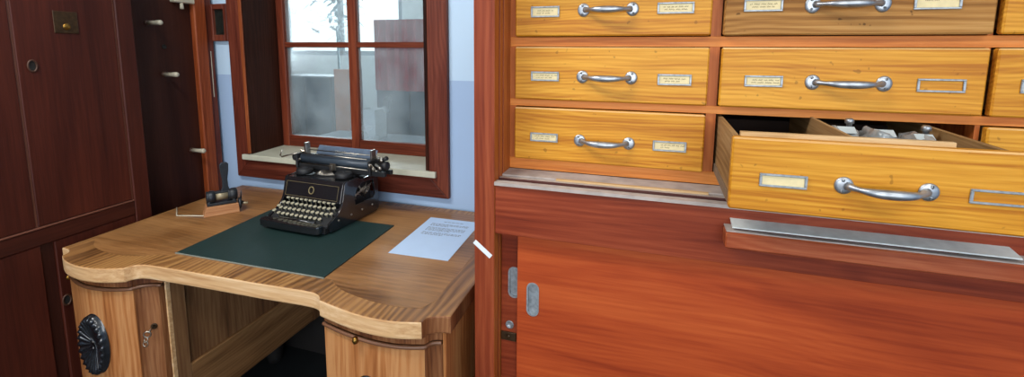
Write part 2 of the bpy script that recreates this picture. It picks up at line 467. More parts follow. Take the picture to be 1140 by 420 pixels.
# sash
SX0, SX1, SZ0, SZ1 = -1.781, -.866, .93, 1.884
ys0, ys1 = YS - .016, YS + .022
sv = MB()
for a, b in ((SX0, SX0 + .04), (-1.372, -1.328), (SX1 - .06, SX1)): sv.box(a, b, ys0, ys1, SZ0, SZ1, .003)
sv.build('sash_stile', M['sash'], win, B)
sh = MB()
for a, b in ((SZ0, .985), (1.421, 1.446), (SZ1 - .05, SZ1)):
    for xa, xb in ((SX0 + .04, -1.372), (-1.328, SX1 - .06)): sh.box(xa, xb, ys0 + .002, ys1 - .002, a, b, .003)
sh.build('sash_rail', M['sash_h'], win, B)
for xa, xb in ((SX0 + .035, -1.367), (-1.333, SX1 - .055)):
    for za, zb in ((.98, 1.426), (1.441, SZ1 - .045)):
        MB().box(xa, xb, YS + .002, YS + .006, za, zb).build('pane', M['glass'], win, B)

# small framed mirror left of the window
B = (-1.90, YW, 1.446)
mr = tag(empty('wall_mirror', B), 'small dark mirror in a brown wooden frame on the blue wall left of the window', 'mirror')
f = MB()
for bx in ((-1.955, -1.935, 1.446, 1.612), (-1.872, -1.852, 1.446, 1.612), (-1.935, -1.872, 1.446, 1.474), (-1.935, -1.872, 1.588, 1.612)):
    f.box(bx[0], bx[1], YW - .022, YW - .001, bx[2], bx[3], .002)
f.build('mirror_frame', M['frame'], mr, B)
MB().box(-1.935, -1.872, YW - .008, YW - .002, 1.474, 1.588).build('mirror_glass', M['mirror'], mr, B)

# ------------------------------------------------------------------ next room seen through the glass
NX0, NX1, NY1 = -7.6, 0.8, 6.0
struct(MB().box(NX0, NX1, 2.0, NY1, -0.06, 0).build('floor_next_room', M['lino']))
struct(MB().box(NX0, NX1, 1.86, NY1, 3.0, 3.06).build('ceiling_next_room', M['white']))
struct(MB().box(NX0 - .1, NX0, 1.86, NY1, 0, 3.0).build('wall_next_left', M['white']))
struct(MB().box(NX1, NX1 + .1, 1.86, NY1, 0, 3.0).build('wall_next_right', M['white']))
struct(MB().prism([(NX0, 0), (NX1, 0), (NX1, 3.0), (NX0, 3.0)], NY1, NY1 + .1, 'XZ', holes=[[(-5.75, 1.35), (-3.6, 1.35), (-3.6, 2.7), (-5.75, 2.7)]]).build('wall_next_back', M['white']))
root = struct(empty('window_4', (-4.68, NY1, 1.35)))
f = MB()
for bx in ((-5.75, -5.68, 1.35, 2.7), (-3.67, -3.6, 1.35, 2.7), (-4.75, -4.67, 1.35, 2.7), (-5.75, -3.6, 1.35, 1.42), (-5.75, -3.6, 2.63, 2.7)):
    f.box(bx[0], bx[1], NY1 + .02, NY1 + .07, bx[2], bx[3])
f.build('window_frame', M['grey_board'], root, (-4.68, NY1, 1.35))
MB().box(-5.75, -3.6, NY1 + .075, NY1 + .08, 1.35, 2.7).build('bright_pane', M['day'], root, (-4.68, NY1, 1.35))


def cupboard(name, label, x0, x1, y0, y1, h, mt, doors=2):
    root = tag(empty(name, ((x0 + x1) / 2, (y0 + y1) / 2, 0)), label, 'cupboard')
    b = ((x0 + x1) / 2, (y0 + y1) / 2, 0)
    MB().box(x0, x1, y0 + .02, y1, 0, h, .006).build('body', mt, root, b)
    w = (x1 - x0) / doors
    for k in range(doors):
        MB().box(x0 + k * w + .005, x0 + (k + 1) * w - .005, y0, y0 + .019, .06, h - .01, .004).build('door', mt, root, b)
    return root


cupboard('low_cupboard', 'low blue-green cupboard seen through the left window panes', -3.95, -3.28, 4.0, 4.45, 1.14, M['teal'])
cupboard('low_cupboard', 'blue-green cupboard under the red cloth seen through the right panes', -2.72, -1.95, 4.0, 4.5, 1.22, M['teal'], 2)
t = MB().box(-3.25, -3.06, 4.02, 4.06, 0, 1.22, .004).build('tan_board', M['tan_board'], None, (-3.15, 4.04, 0)); tag(t, 'tan upright board behind the left window panes beside the blue-green cupboard', 'board')
t = MB().box(-3.03, -2.90, 4.0, 4.03, 0, 1.24, .004).build('grey_board', M['grey_board'], None, (-2.96, 4.02, 0)); tag(t, 'narrow grey upright board seen beside the window mullion', 'board')
# red cloth hanging over the cupboard
c = MB(); pts = []
nx = 26
for k in range(nx + 1):
    x = -2.70 + .62 * k / nx
    pts.append((x, 3.965 + .018 * math.sin(k * 1.5)))
c.prism(pts + [(x, y + .012) for x, y in reversed(pts)], 1.02, 1.72, 'XY')
t = c.build('red_cloth', M['red_cloth'], None, (-2.4, 3.97, 1.02)); tag(t, 'dull red cloth hanging over the blue-green cupboard, seen through the right panes', 'cloth')
# table with a white box
B = (-2.45, 3.45, 0)
tb = tag(empty('side_table', B), 'pale low table behind the right window panes carrying a white box', 'table')
MB().box(-2.95, -1.75, 3.2, 3.7, .60, .635, .004).build('table_top', M['grey_board'], tb, B)
for x in (-2.9, -1.8):
    for y in (3.24, 3.66): MB().box(x - .02, x + .02, y - .02, y + .02, 0, .60).build('leg', M['grey_board'], tb, B)
bx = MB()
bx.box(-2.50, -2.32, 3.38, 3.56, .636, .645)
for a in ((-2.50, -2.49, 3.38, 3.56), (-2.33, -2.32, 3.38, 3.56), (-2.49, -2.33, 3.38, 3.39), (-2.49, -2.33, 3.55, 3.56)): bx.box(*a, .645, .90)
t = bx.build('white_box', M['white'], None, (-2.41, 3.47, .636)); tag(t, 'white open box on the low table behind the right window panes', 'box')
# leafy plant against the bright window
B = (-4.12, 5.2, 0)
pl = tag(empty('potted_plant', B), 'dark leafy plant against the bright window of the next room', 'plant')
MB().lathe([(0, 0), (.14, 0), (.19, .36), (.17, .36), (.16, .33), (0, .33)]).build('pot', M['grey_board'], pl)
MB().tube([(0, 0, .33), (.02, 0, 1.0), (-.02, .02, 1.75)], [.022, .018, .01]).build('stem', M['leaf'], pl)
lf = MB(); rnd = random.Random(3)
for k in range(90):
    a = rnd.uniform(0, 2 * PI); r = rnd.uniform(.0, .34); z = 1.95 + rnd.uniform(-.33, .3)
    mtx = T(r * math.cos(a), r * math.sin(a), z) @ RZ(a) @ RY(rnd.uniform(-.6, .9))
    lf.prism([(0, 0), (.05, .028), (.11, .02), (.15, 0), (.11, -.02), (.05, -.028)], 0, .003, 'XY', mtx=mtx)
lf.build('foliage', M['leaf'], pl)

# ------------------------------------------------------------------ left wardrobe (turned 4 degrees), local x = out of its face, y = along it
B = (-1.79, .875, 0)
wd = tag(empty('wardrobe', B, math.radians(4.0)), 'tall dark mahogany wardrobe standing along the left side of the desk', 'wardrobe')
ZT = 2.2
b = MB(); b.box(-.44, -.03, -.75, .306, 0, ZT, .003); b.build('carcass', M['mahog'], wd)
MB().box(-.44, -.13, .3062, .735, 0, ZT, .003).build('end_bay', M['mahog_dark'], wd)
MB().box(-.0295, -.004, -.36, -.04, .858, ZT, .002).build('door', M['mahog'], wd)
d1 = MB().box(-.0295, -.004, -.034, .243, .858, ZT, .002).build('door', M['mahog'], wd)
MB().box(-.0295, -.007, -.0395, -.0345, .858, ZT).build('groove_bead', M['mahog_line'], wd)
MB().box(-.0295, -.006, .2435, .2475, .858, ZT).build('groove_bead', M['mahog_line'], wd)
MB().box(-.0295, 0, .248, .306, 0, ZT, .003).build('stile', M['mahog'], wd)
MB().box(-.0295, -.001, -.75, .2475, .800, .851, .002).build('middle_rail', M['mahog_h'], wd)
MB().box(-.0295, .0015, -.75, .2475, .852, .8565, .001).build('rail_bead', M['mahog_line'], wd)
MB().box(-.0295, -.004, -.36, -.036, .08, .798, .002).build('lower_door', M['mahog'], wd)
ld = MB().box(-.0295, -.004, -.0, .2475, .08, .798, .002).build('lower_door', M['mahog'], wd)
MB().box(-.0295, -.012, -.035, -.001, .08, .798).build('lower_stile', M['mahog_dark'], wd)
MB().box(-.0295, -.002, -.75, .2475, 0, .078).build('plinth', M['mahog_h'], wd)
MB().box(-.1295, -.120, .3065, .640, 0, ZT).build('recessed_panel', M['mahog_dark'], wd)
MB().box(-.1295, -.097, .6405, .698, 0, ZT, .004).build('end_stile', M['mahog_lit'], wd)
MB().box(-.1295, -.104, .6985, .734, 0, ZT, .003).build('end_strip', M['frame'], wd)
MB().box(-.104, -.102, .712, .7145, 1.19, 1.40).build('strip_scratch', M['ivory'], wd)


def keyhole(y, z, parent, xf=-.004):
    k = MB()
    k.tube([(xf + .002, y + .011 * math.cos(a), z + .017 * math.sin(a)) for a in [2 * PI * q / 20 for q in range(20)]], .0026, 8, closed=True)
    k.build('keyhole_escutcheon', M['peg_tip'], parent)
    h = MB(); h.prism([(y + .009 * math.cos(2 * PI * q / 16), z + .015 * math.sin(2 * PI * q / 16)) for q in range(16)], xf + .0002, xf + .001, 'YZ'); h.build('keyhole', M['black_hole'], parent)


keyhole(.0, 1.352, d1)
keyhole(.012, .594, ld)
k = MB(); k.box(-.0038, -.0015, .066, .132, 1.453, 1.522, .001); k.build('lock_plate', M['brass_plate'], d1)
MB().lathe([(0, .004), (.006, .004), (.010, .001), (.011, 0)], 16, mtx=T(-.0015, .100, 1.474) @ RY(PI / 2)).build('lock_rosette', M['brass'], d1)
def bay(y, z): return -.998 + (y + .998) * 1.0524, 1.4 + (z - 1.4) * 1.0524


for y, z in ((.376, 1.505), (.423, 1.308), (.513, .985)):
    y, z = bay(y, z)
    pg = MB(); mt_ = T(-.120, y, z) @ RY(PI / 2)
    pg.lathe([(.0085, .008), (.0085, .040), (.010, .060), (.010, .068), (.008, .072), (0, .073)], 14, mtx=mt_)
    o = pg.build('coat_peg', M['ivory'], wd)
    MB().lathe([(.012, 0), (.012, .003), (.009, .0085), (0, .0085)], 14, mtx=mt_).build('peg_collar', M['peg_tip'], o)
y, z = bay(.434, 1.416)
h = MB(); h.lathe([(.010, 0), (.010, .003), (.0065, .003), (.0065, .0005), (0, .0005)], 16, mtx=T(-.120, y, z) @ RY(PI / 2)); h.build('peg_hole', M['black_hole'], wd)
y0, z0 = bay(.472, 1.592); y1, _ = bay(.560, 1.6)
lk = MB(); lk.box(-.1198, -.090, y0, y1, z0, z0 + .045, .003)
o = lk.build('latch', M['ivory'], wd)
y, z = bay(.505, 1.585)
MB().tube([(-.098, y, z0 - .0005), (-.094, y - .002, z0 - .026)], [.006, .008], 10).build('latch_lever', M['ivory'], o)

# ------------------------------------------------------------------ desk
B = (-1.10, 1.2, 0)
ZD, TH = .78, .045
dk = tag(empty('writing_desk', B), 'antique walnut pedestal desk with bowed front and pale worn edge under the window', 'desk')


def smooth(pts, n=5):
    """Catmull-Rom through open points."""
    out = []
    P = [pts[0]] + list(pts) + [pts[-1]]
    for k in range(1, len(P) - 2):
        p0, p1, p2, p3 = P[k - 1], P[k], P[k + 1], P[k + 2]
        for s in range(n):
            t = s / n
            out.append(tuple(.5 * ((2 * p1[i]) + (-p0[i] + p2[i]) * t + (2 * p0[i] - 5 * p1[i] + 4 * p2[i] - p3[i]) * t * t + (-p0[i] + 3 * p1[i] - 3 * p2[i] + p3[i]) * t ** 3) for i in (0, 1)))
    out.append(pts[-1])
    return out


bowL = smooth([(-1.700, .842), (-1.650, .822), (-1.585, .811), (-1.524, .813), (-1.472, .826), (-1.434, .843)])
coveL = smooth([(-1.432, .847), (-1.424, .863), (-1.408, .874), (-1.38, .879)])
mid = [(-1.321, .882), (-1.239, .886), (-1.12, .891), (-1.004, .895), (-.93, .899), (-.86, .903)]
coveR = smooth([(-.845, .903), (-.820, .902), (-.800, .895), (-.786, .882)])
bowR = smooth([(-.783, .878), (-.738, .868), (-.676, .857), (-.615, .852), (-.551, .857), (-.492, .873)])
outline = [(-1.767, .878)] + smooth([(-1.755, .878), (-1.728, .874), (-1.708, .862), (-1.700, .846)], 4) + bowL + coveL + mid + coveR + bowR + smooth([(-.491, .877), (-.487, .893), (-.472, .905), (-.455, .911)], 4) + [(-.437, .914), (-.458, 1.600), (-1.822, 1.588)]
tp = MB(); tp.prism(outline, ZD - TH, ZD, 'XY', side_mi=1, bev=.0045)
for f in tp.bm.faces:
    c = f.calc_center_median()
    if c.x > -.494 and c.y < 1.59 and abs(f.normal.z) < .3: f.material_index = 2  # darker wood at the notch; right side dark to imitate the gap's shade
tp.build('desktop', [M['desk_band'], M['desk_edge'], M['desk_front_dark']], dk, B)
# inlaid field of the top, inside the crossbanding
field = [(-1.765, .98)] + smooth([(-1.735, .948), (-1.68, .915), (-1.60, .897), (-1.53, .898), (-1.47, .912), (-1.43, .935), (-1.38, .952)], 4) + [(-1.1, .962), (-.86, .975)] + smooth([(-.82, .972), (-.78, .945), (-.72, .925), (-.64, .913), (-.57, .913), (-.52, .925)], 4) + [(-.505, .96), (-.520, 1.560), (-1.795, 1.550)]
MB().prism(field, ZD - .002, ZD + .0004, 'XY').build('veneer_field', M['desk_top'], dk, B)

ZB = .235                          # underside of the pedestals
# left pedestal
obody = [(-1.742, .912), (-1.432, .912), (-1.376, .925), (-1.376, 1.548), (-1.795, 1.560)]
b = MB()
b.prism([(-1.742, .925), (-1.40, .925), (-1.40, 1.548), (-1.795, 1.560)], ZB, ZD - TH - .001, 'XY')
pd = b.build('left_pedestal', M['desk_side'], dk, B)
dL = smooth([(-1.735, .872), (-1.690, .857), (-1.645, .842), (-1.585, .831), (-1.524, .833), (-1.472, .846), (-1.436, .862)])
dL2 = smooth([(-1.436, .866), (-1.425, .884), (-1.407, .896), (-1.390, .902)])
door = MB()
door.prism(dL + [(-1.436, .924), (-1.735, .924)], ZB + .02, .700, 'XY')
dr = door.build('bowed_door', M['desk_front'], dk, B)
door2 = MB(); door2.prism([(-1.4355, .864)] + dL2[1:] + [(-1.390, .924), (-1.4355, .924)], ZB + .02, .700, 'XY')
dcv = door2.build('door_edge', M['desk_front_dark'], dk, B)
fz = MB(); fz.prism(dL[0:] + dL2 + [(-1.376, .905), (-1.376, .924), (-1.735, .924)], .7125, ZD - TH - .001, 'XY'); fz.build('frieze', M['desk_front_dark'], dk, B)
bd = MB(); bd.tube([(x, y - .003, .7065) for x, y in dL + dL2 + [(-1.376, .905)]], .0052, 8)
bd = bd.build('bead_moulding', M['bead'], dk, B)
MB().lathe([(0, -.008), (.005, -.006), (.007, 0), (.005, .006), (0, .008)], 12, mtx=T(-1.715, .858, .698)).build('bead_knob', M['brass'], bd, B)
# inner side of the left pedestal: edge post, frame and sunk panel
for ya, yb in ((.926, .968), (1.505, 1.548)):
    MB().box(-1.3995, -1.376, ya, yb, ZB, ZD - TH - .001, .001).build('side_stile', M['desk_side'], dk, B)
MB().box(-1.3995, -1.377, .968, 1.505, ZB, .405, .003).build('side_rail', M['desk_side_h'], dk, B)
MB().box(-1.3995, -1.388, .968, 1.505, .405, ZD - TH - .001).build('side_panel', M['desk_side'], dk, B)
MB().box(-1.3815, -1.3755, .913, .9255, ZB, .7125, .001).build('edge_post', M['desk_edge'], dk, B)


def medallion(parent, mtx):
    """Oval carved sunburst: fluted petals round a small centre."""
    q = MB(); n = 24
    t = bmesh.new(); rings = []
    prof = [(0.0, .010), (.10, .010), (.16, .006), (.34, .007), (.78, .013), (.90, .016), (1.0, .012), (1.02, 0)]
    for r, z in prof:
        ring = []
        for s in range(n * 4):
            a = 2 * PI * s / (n * 4)
            fl = .5 + .5 * math.cos(n * a)
            zz = z + (.0065 * fl * min(1, r * 1.4) if 0.12 < r < 0.99 else 0)
            ring.append(t.verts.new((0.053 * r * math.cos(a), .094 * r * math.sin(a), zz)))
        rings.append(ring)
    for A, C in zip(rings[1:], rings[2:]):
        for s in range(n * 4): t.faces.new((A[s], A[(s + 1) % (n * 4)], C[(s + 1) % (n * 4)], C[s]))
    t.faces.new(rings[1])
    for v in rings[0]: t.verts.remove(v)
    t.faces.new(rings[-1][::-1])
    for f in t.faces: f.smooth = True
    q._take(t, 0, mtx)
    return q.build('carved_medallion', M['ebony'], parent, B)


def upright(x, y, z, yawz): return T(x, y, z) @ RZ(yawz) @ RX(PI / 2)


medallion(dr, upright(-1.566, .8305, .525, .02))
kh = MB(); kh.lathe([(.009, 0), (.009, .003), (.004, .003), (.004, .001), (0, .001)], 16, mtx=upright(-1.4105, .8935, .575, .62)); kh.build('keyhole', M['brass_plate'], dcv, B)
# right pedestal
b = MB(); b.prism([(-.790, .925), (-.455, .935), (-.470, 1.560), (-.800, 1.550)], ZB, ZD - TH - .001, 'XY'); b.build('right_pedestal', M['desk_side'], dk, B)
dR = smooth([(-.787, .897), (-.738, .885), (-.676, .874), (-.615, .869), (-.551, .874), (-.495, .890)])
dR2 = smooth([(-.492, .893), (-.487, .906), (-.475, .915), (-.462, .918)])
d2 = MB(); d2.prism(dR + [(-.495, .924), (-.787, .924)], ZB + .02, .700, 'XY'); dr2 = d2.build('bowed_door', M['desk_front'], dk, B)
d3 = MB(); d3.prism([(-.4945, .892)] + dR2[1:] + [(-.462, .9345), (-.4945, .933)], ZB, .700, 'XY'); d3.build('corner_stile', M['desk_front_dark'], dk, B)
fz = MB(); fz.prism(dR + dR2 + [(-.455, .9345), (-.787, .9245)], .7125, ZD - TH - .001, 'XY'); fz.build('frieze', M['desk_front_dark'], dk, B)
bd = MB(); bd.tube([(x, y - .003, .7065) for x, y in dR + dR2], .0052, 8); bd = bd.build('bead_moulding', M['bead'], dk, B)
MB().lathe([(0, -.009), (.006, -.007), (.008, 0), (.006, .007), (0, .009)], 12, mtx=T(-.668, .863, .704)).build('bead_knob', M['brass'], bd, B)
MB().prism([(-.461, .920), (-.452, .920), (-.462, 1.55), (-.469, 1.55)], ZB, .73, 'XY').build('side_moulding', M['desk_front'], dk, B)
medallion(dr2, upright(-.640, .8685, .516, .03))
for x, y in ((-1.70, .93), (-1.46, .95), (-1.75, 1.50), (-1.60, 1.50), (-.74, .96), (-.51, .96), (-.72, 1.50), (-.52, 1.50)):
    MB().lathe([(0, 0), (.026, 0), (.034, .03), (.038, .09), (.030, .15), (.034, .20), (.034, ZB - .0005), (0, ZB - .0005)], 20, mtx=T(x, y, 0)).build('foot', M['skirt'], dk, B)

# key in the left door, its two rings dangling
ky = MB(); mk = upright(-1.4105, .8905, .575, .62)
ky.tube([mk @ Vector((0, 0, 0)), mk @ Vector((0, 0, .032))], .0028, 8)
ky.tube([mk @ Vector((.009 * math.cos(a), .009 * math.sin(a) - .001, .040 )) for a in [2 * PI * q / 16 for q in range(16)]], .0018, 6, closed=True)
kb = (-1.4105, .88, .57)
k_o = ky.build('door_key', M['nickel'], None, kb)
tag(k_o, 'small metal key stuck in the left desk door', 'key')
cc = MB(); p0 = mk @ Vector((0, -.010, .041))
for j in range(2):
    c0 = p0 + Vector((-.004 * j - .002, -.003, -.006 - .014 * j))
    cc.tube([c0 + Vector((.007 * math.cos(a), .002 * math.sin(a + j), .008 * math.sin(a))) for a in [2 * PI * q / 14 for q in range(14)]], .0014, 6, closed=True)
cc.build('key_ring', M['nickel'], k_o, kb)

# blotter, printed sheet
bl = [(-1.385, .960), (-.847, .972), (-.872, 1.366), (-1.418, 1.357)]
B = (-1.13, 1.16, ZD + .0004)
bt = MB().prism(bl, ZD + .0006, ZD + .004, 'XY', bev=.001).build('desk_blotter', M['leather'], None, B)
tag(bt, 'flat dark green leather blotter in the middle of the desk', 'blotter')
e = MB(); e.prism([(-1.387, .957), (-.845, .969), (-.845, .9715), (-1.387, .9595)], ZD + .0006, ZD + .0036, 'XY')
e.build('pale_edge', M['leather_edge'], bt, B)
pw = [(-.769, 1.167), (-.569, 1.175), (-.588, 1.492), (-.788, 1.486)]
B = (-.68, 1.33, ZD + .0005)
ps = MB().prism(pw, ZD + .0007, ZD + .0013, 'XY').build('printed_sheet', M['paper'], None, B)
tag(ps, 'white sheet of printed paper lying on the right side of the desk', 'paper')
tx = MB(); rnd = random.Random(5)
ux = Vector((.2, .008)); uy = Vector((-.019, .318)); o0 = Vector((-.769, 1.167))
rows = [.90] + [.855 - .0275 * k for k in range(13)]
for ri, v in enumerate(rows):
    u = .15 if ri else .34
    end = {0: .72, 4: .5, 9: .62, 13: .55}.get(ri, .86)
    if ri in (1, 5, 10): continue
    while u < end:
        w = rnd.uniform(.025, .075); u1 = min(u + w, end)
        q = [o0 + ux * a + uy * b_ for a, b_ in ((u, v), (u1, v), (u1, v + .011), (u, v + .011))]
        tx.prism([tuple(z) for z in q], ZD + .0012, ZD + .0015, 'XY'); u = u1 + .014
tx.build('printed_text', M['print'], ps, B)

# ------------------------------------------------------------------ typewriter (local: x right, y back, z up)
B = (-1.168, 1.197, ZD + .004)
tw = tag(empty('typewriter', B, math.radians(-2.5)), 'old black typewriter with cream keys standing on the green blotter', 'typewriter')


def arc_side():
    p = [(.032, .008), (.028, .036)]
    p += smooth([(.036, .040), (.055, .047), (.078, .062), (.095, .085), (.104, .115), (.112, .150)], 4)
    p += smooth([(.116, .157), (.125, .160), (.150, .160), (.185, .160)], 3) + [(.20, .150), (.295, .150), (.300, .145), (.300, .010), (.285, .002), (.06, .002)]
    return p


hole = [(.165, .062), (.270, .062), (.278, .075), (.270, .132), (.205, .136), (.175, .120), (.160, .090)]
for xa, xb in ((-.137, -.129), (.129, .137)):
    MB().prism(arc_side(), xa, xb, 'YZ', holes=[hole]).build('side_panel', M['tw_black'], tw, None, .0015)
fp = MB()
fp.prism([(.094, .086), (.112, .150), (.116, .1575), (.150, .1585), (.150, .152), (.122, .150), (.102, .086)], -.1285, .1285, 'YZ')
fpo = fp.build('front_panel', M['tw_black'], tw, None, .001)
tilt = math.atan2(.018, .064)
mp = T(-.004, .1025, .119) @ RX(PI / 2 - tilt)
MB().tube([mp @ Vector((.011 * math.cos(a), .0125 * math.sin(a), .0015)) for a in [2 * PI * q / 24 for q in range(24)]], .0017, 6, closed=True).build('emblem_ring', M['gold'], fpo)
g = MB()
for xa, xb, za, zb in ((-.118, .118, .024, .0248), (-.118, .118, -.0268, -.026), (-.118, -.1172, -.026, .024), (.1172, .118, -.026, .024)):
    g.box(xa, xb, za, zb, .0003, .0009, mtx=mp)
g.build('gold_lining', M['gold'], fpo)
# base frame and front bar
bs = MB(); bs.box(-.128, .128, .018, .285, .004, .022); bs.build('base_frame', M['tw_dark'], tw)
fb = MB(); fb.prism([(-.138, -.004), (-.132, -.010), (-.06, -.013), (.05, -.013), (.116, -.010), (.122, -.004), (.122, .016), (.116, .020), (-.132, .020), (-.138, .016)], .010, .036, 'XY', bev=.003)
fb.build('front_bar', M['tw_black'], tw)
for x, y in ((-.118, .06), (.118, .06), (-.118, .27), (.118, .27)):
    MB().lathe([(0, 0), (.014, 0), (.014, .010), (.010, .018), (0, .018)], 14, mtx=T(x, y, 0)).build('foot', M['tw_dark'], tw)
kb_ = MB(); kb_.prism([(.027, .020), (.027, .026), (.092, .066), (.098, .066), (.098, .020)], -.1285, .1285, 'YZ'); kb_.build('key_bed', M['tw_dark'], tw)
sb = MB(); sb.tube([(-.078, .026, .036), (.078, .026, .036)], .006, 10, squash=(1, .6)); sb.build('space_bar', M['tw_black'], tw)
kp = None
for r in range(4):
    n = (10, 11, 11, 11)[r]; y = .040 + .0175 * r; z = .044 + .0135 * r
    xs = -.104 + (.006, .0, -.005, .001)[r]
    for k in range(n):
        x = xs + .0205 * k
        if kp is None:
            q = MB(); q.lathe([(0, .0022), (.0052, .0022), (.0064, .003), (.0068, .0015), (.0062, -.001), (.002, -.0015), (.002, -.016), (0, -.016)], 14, mtx=RX(math.radians(14)))
            kp = q.build('key', M['key'], tw); kp.location = (x, y, z)
        else: copy_part(kp, tw, (x, y, z))
for x, y, z in ((-.120, .042, .050), (-.117, .060, .062), (.119, .060, .060), (.116, .078, .074)): copy_part(kp, tw, (x, y, z))
# insides: segment with type bars, ribbon spools, rods behind the side openings
sg = MB()
for k in range(27):
    a = math.radians(200 + 140 * k / 26)
    c0 = Vector((0, .178, .166))
    sg.tube([c0 + Vector((.018 * math.cos(a), .006 * math.sin(a), .010)), c0 + Vector((.046 * math.cos(a), .030 * math.sin(a), -.002))], .0011, 5)
sg.build('type_bars', M['nickel'], tw)
MB().prism([(.055 * math.cos(a), .180 + .036 * math.sin(a)) for a in [math.radians(180 + 180 * k / 20) for k in range(21)]], .152, .160, 'XY').build('type_segment', M['tw_dark'], tw)
MB().box(-.006, .006, .196, .204, .166, .190, .001).build('type_guide', M['nickel'], tw)
for x in (-.092, .088):
    q = MB().lathe([(0, .0), (.030, 0), (.031, .004), (.031, .014), (.028, .018), (.008, .019), (.006, .023), (0, .023)], 22, mtx=T(x, .165, .161)).build('ribbon_spool', M['tw_dark'], tw)
rnd = random.Random(2)
for s in (-1, 1):
    rd = MB()
    for k in range(9):
        y = .17 + .011 * k
        rd.tube([(s * .118, y, .064 + rnd.uniform(0, .03)), (s * (.122 + rnd.uniform(0, .006)), y + .016, .096 + rnd.uniform(-.02, .03))], .0016, 5)
    rd.tube([(s * .122, .165, .088), (s * .122, .272, .110)], .003, 6)
    rd.tube([(s * .120, .20, .13), (s * .120, .24, .07)], .003, 6)
    rd.build('linkage_rods', M['nickel'], tw)
MB().box(-.112, .112, .12, .285, .024, .146).build('inner_block', M['tw_dark'], tw)
for y in (.075, .14, .20, .26):
    MB().lathe([(0, .0025), (.004, .002), (.0045, 0)], 10, mtx=T(.137, y, .034) @ RY(PI / 2)).build('frame_screw', M['nickel'], tw)
# carriage
cg = MB(); cg.box(-.165, .235, .206, .222, .164, .182, .002); cg.box(-.165, .235, .246, .262, .164, .180, .002)
cg.box(-.17, -.160, .195, .262, .164, .222, .003); cg.box(.170, .180, .195, .262, .164, .222, .003)
cg.build('carriage_rail', M['tw_dark'], tw)
MB().box(-.10, .10, .212, .258, .150, .1635).build('carriage_bed', M['tw_dark'], tw)
MB().tube([(-.159, .229, .201), (.169, .229, .201)], .0195, 22).build('platen', M['tw_platen'], tw)
kn = MB()
for x0_, x1_ in ((-.205, -.171), (.181, .236)):
    kn.lathe([(0, 0), (.013, 0), (.0165, .004), (.0165, .018), (.013, .022), (.006, .024), (.006, abs(x1_ - x0_)), (0, abs(x1_ - x0_))], 20, mtx=T(x0_ if x0_ < 0 else x1_, .229, .201) @ RY(PI / 2 if x0_ < 0 else -PI / 2))
kn.build('platen_knob', M['tw_dark'], tw)
pt = MB(); pt.prism([(.250, .205), (.276, .245), (.279, .2435), (.2535, .2035)], -.122, .158, 'YZ')
pto = pt.build('paper_table', M['tw_table'], tw, None, .001)
# pale script lettering, too worn to read
ms = T(.018, .2622, .2253) @ RX(math.atan2(.04, .026))
st = MB(); pp = []
for k in range(61):
    u = k / 60; pp.append(ms @ Vector((-.052 + .104 * u + .003 * math.sin(k * 1.3 + 1), .0055 * math.sin(k * 1.05) * (1.25 - .5 * u) + .002 * math.sin(k * .3), .0006)))
st.tube(pp, .0008, 5); st.tube([ms @ Vector((-.05 + .002 * k, -.009 + .0015 * math.sin(k * .16), .0006)) for k in range(50)], .0006, 5)
st.build('script_lettering', M['script'], pto)
br = MB(); br.tube([(-.150, .206, .224), (.160, .206, .224)], .0026, 8); br.tube([(-.152, .24, .232), (.162, .24, .232)], .0022, 8)
br.build('paper_bail', M['nickel'], tw)
lv = MB(); lv.tube([(-.160, .222, .222), (-.195, .21, .215), (-.232, .190, .205), (-.236, .188, .211), (-.228, .190, .232)], [.003, .003, .003, .003, .0025], 8)
lv.build('carriage_lever', M['nickel'], tw)
ft = MB(); rnd = random.Random(11)
ft.box(-.150, -.138, .222, .246, .218, .262, .002); ft.box(-.170, -.163, .25, .26, .20, .255, .001)
ft.box(.162, .170, .222, .25, .218, .255, .002)
for k in range(7):
    a = T(.20 + rnd.uniform(-.02, .03), .215 + rnd.uniform(-.02, .04), .18 + rnd.uniform(0, .045)) @ RZ(rnd.uniform(-1, 1)) @ RY(rnd.uniform(-1, 1))
    ft.box(-.014, .014, -.002, .002, -.004, .004, .001, mtx=a); ft.lathe([(0, 0), (.007, 0), (.007, .006), (0, .007)], 10, mtx=a @ T(.01, -.004, 0) @ RX(PI / 2))
for k in range(5):
    a = T(-.165 + rnd.uniform(-.02, .015), .20 + rnd.uniform(-.015, .04), .19 + rnd.uniform(0, .03)) @ RY(rnd.uniform(-1, 1))
    ft.box(-.012, .012, -.002, .002, -.004, .004, .001, mtx=a)
ft.box(-.006, .020, .200, .206, .170, .196, .001)
ft.build('carriage_fittings', M['nickel'], tw)
MB().tube([(-.158, .208, .184), (.168, .208, .184)], .0024, 8).build('margin_rail', M['nickel'], tw)
MB().tube([(.19, .24, .20), (.215, .232, .222), (.236, .22, .232)], [.006, .006, .009], 10).build('release_lever', M['tw_dark'], tw)

# ------------------------------------------------------------------ lever press on a wooden block
B = (-1.552, 1.258, ZD + .0005)
ang = math.radians(55)
hp = tag(empty('lever_press', B, ang), 'black hand lever press on a small wooden block at the left back of the desk', 'press')
MB().prism([(-.060, 0), (.058, 0), (.056, .034), (-.048, .036)], .0, .062, 'XZ').build('wooden_block', M['beech'], hp, None, .002)
bk = MB(); bk.box(-.046, .050, .012, .052, .0355, .046, .002)
bk.prism([(.012, .045), (.052, .045), (.045, .075), (.02, .075)], -.044, -.036, 'YZ'); bk.prism([(.012, .045), (.052, .045), (.045, .075), (.02, .075)], .038, .046, 'YZ')
bk.build('press_base', M['cast'], hp)
rl = MB()
for x0_, x1_ in ((-.046, -.016), (.024, .056)):
    rl.lathe([(.006, 0), (.021, 0), (.024, .004), (.021, .008), (.024, .012), (.024, (x1_ - x0_) - .004), (.018, x1_ - x0_), (.006, x1_ - x0_)], 22, mtx=T(x0_, .032, .067) @ RY(PI / 2))
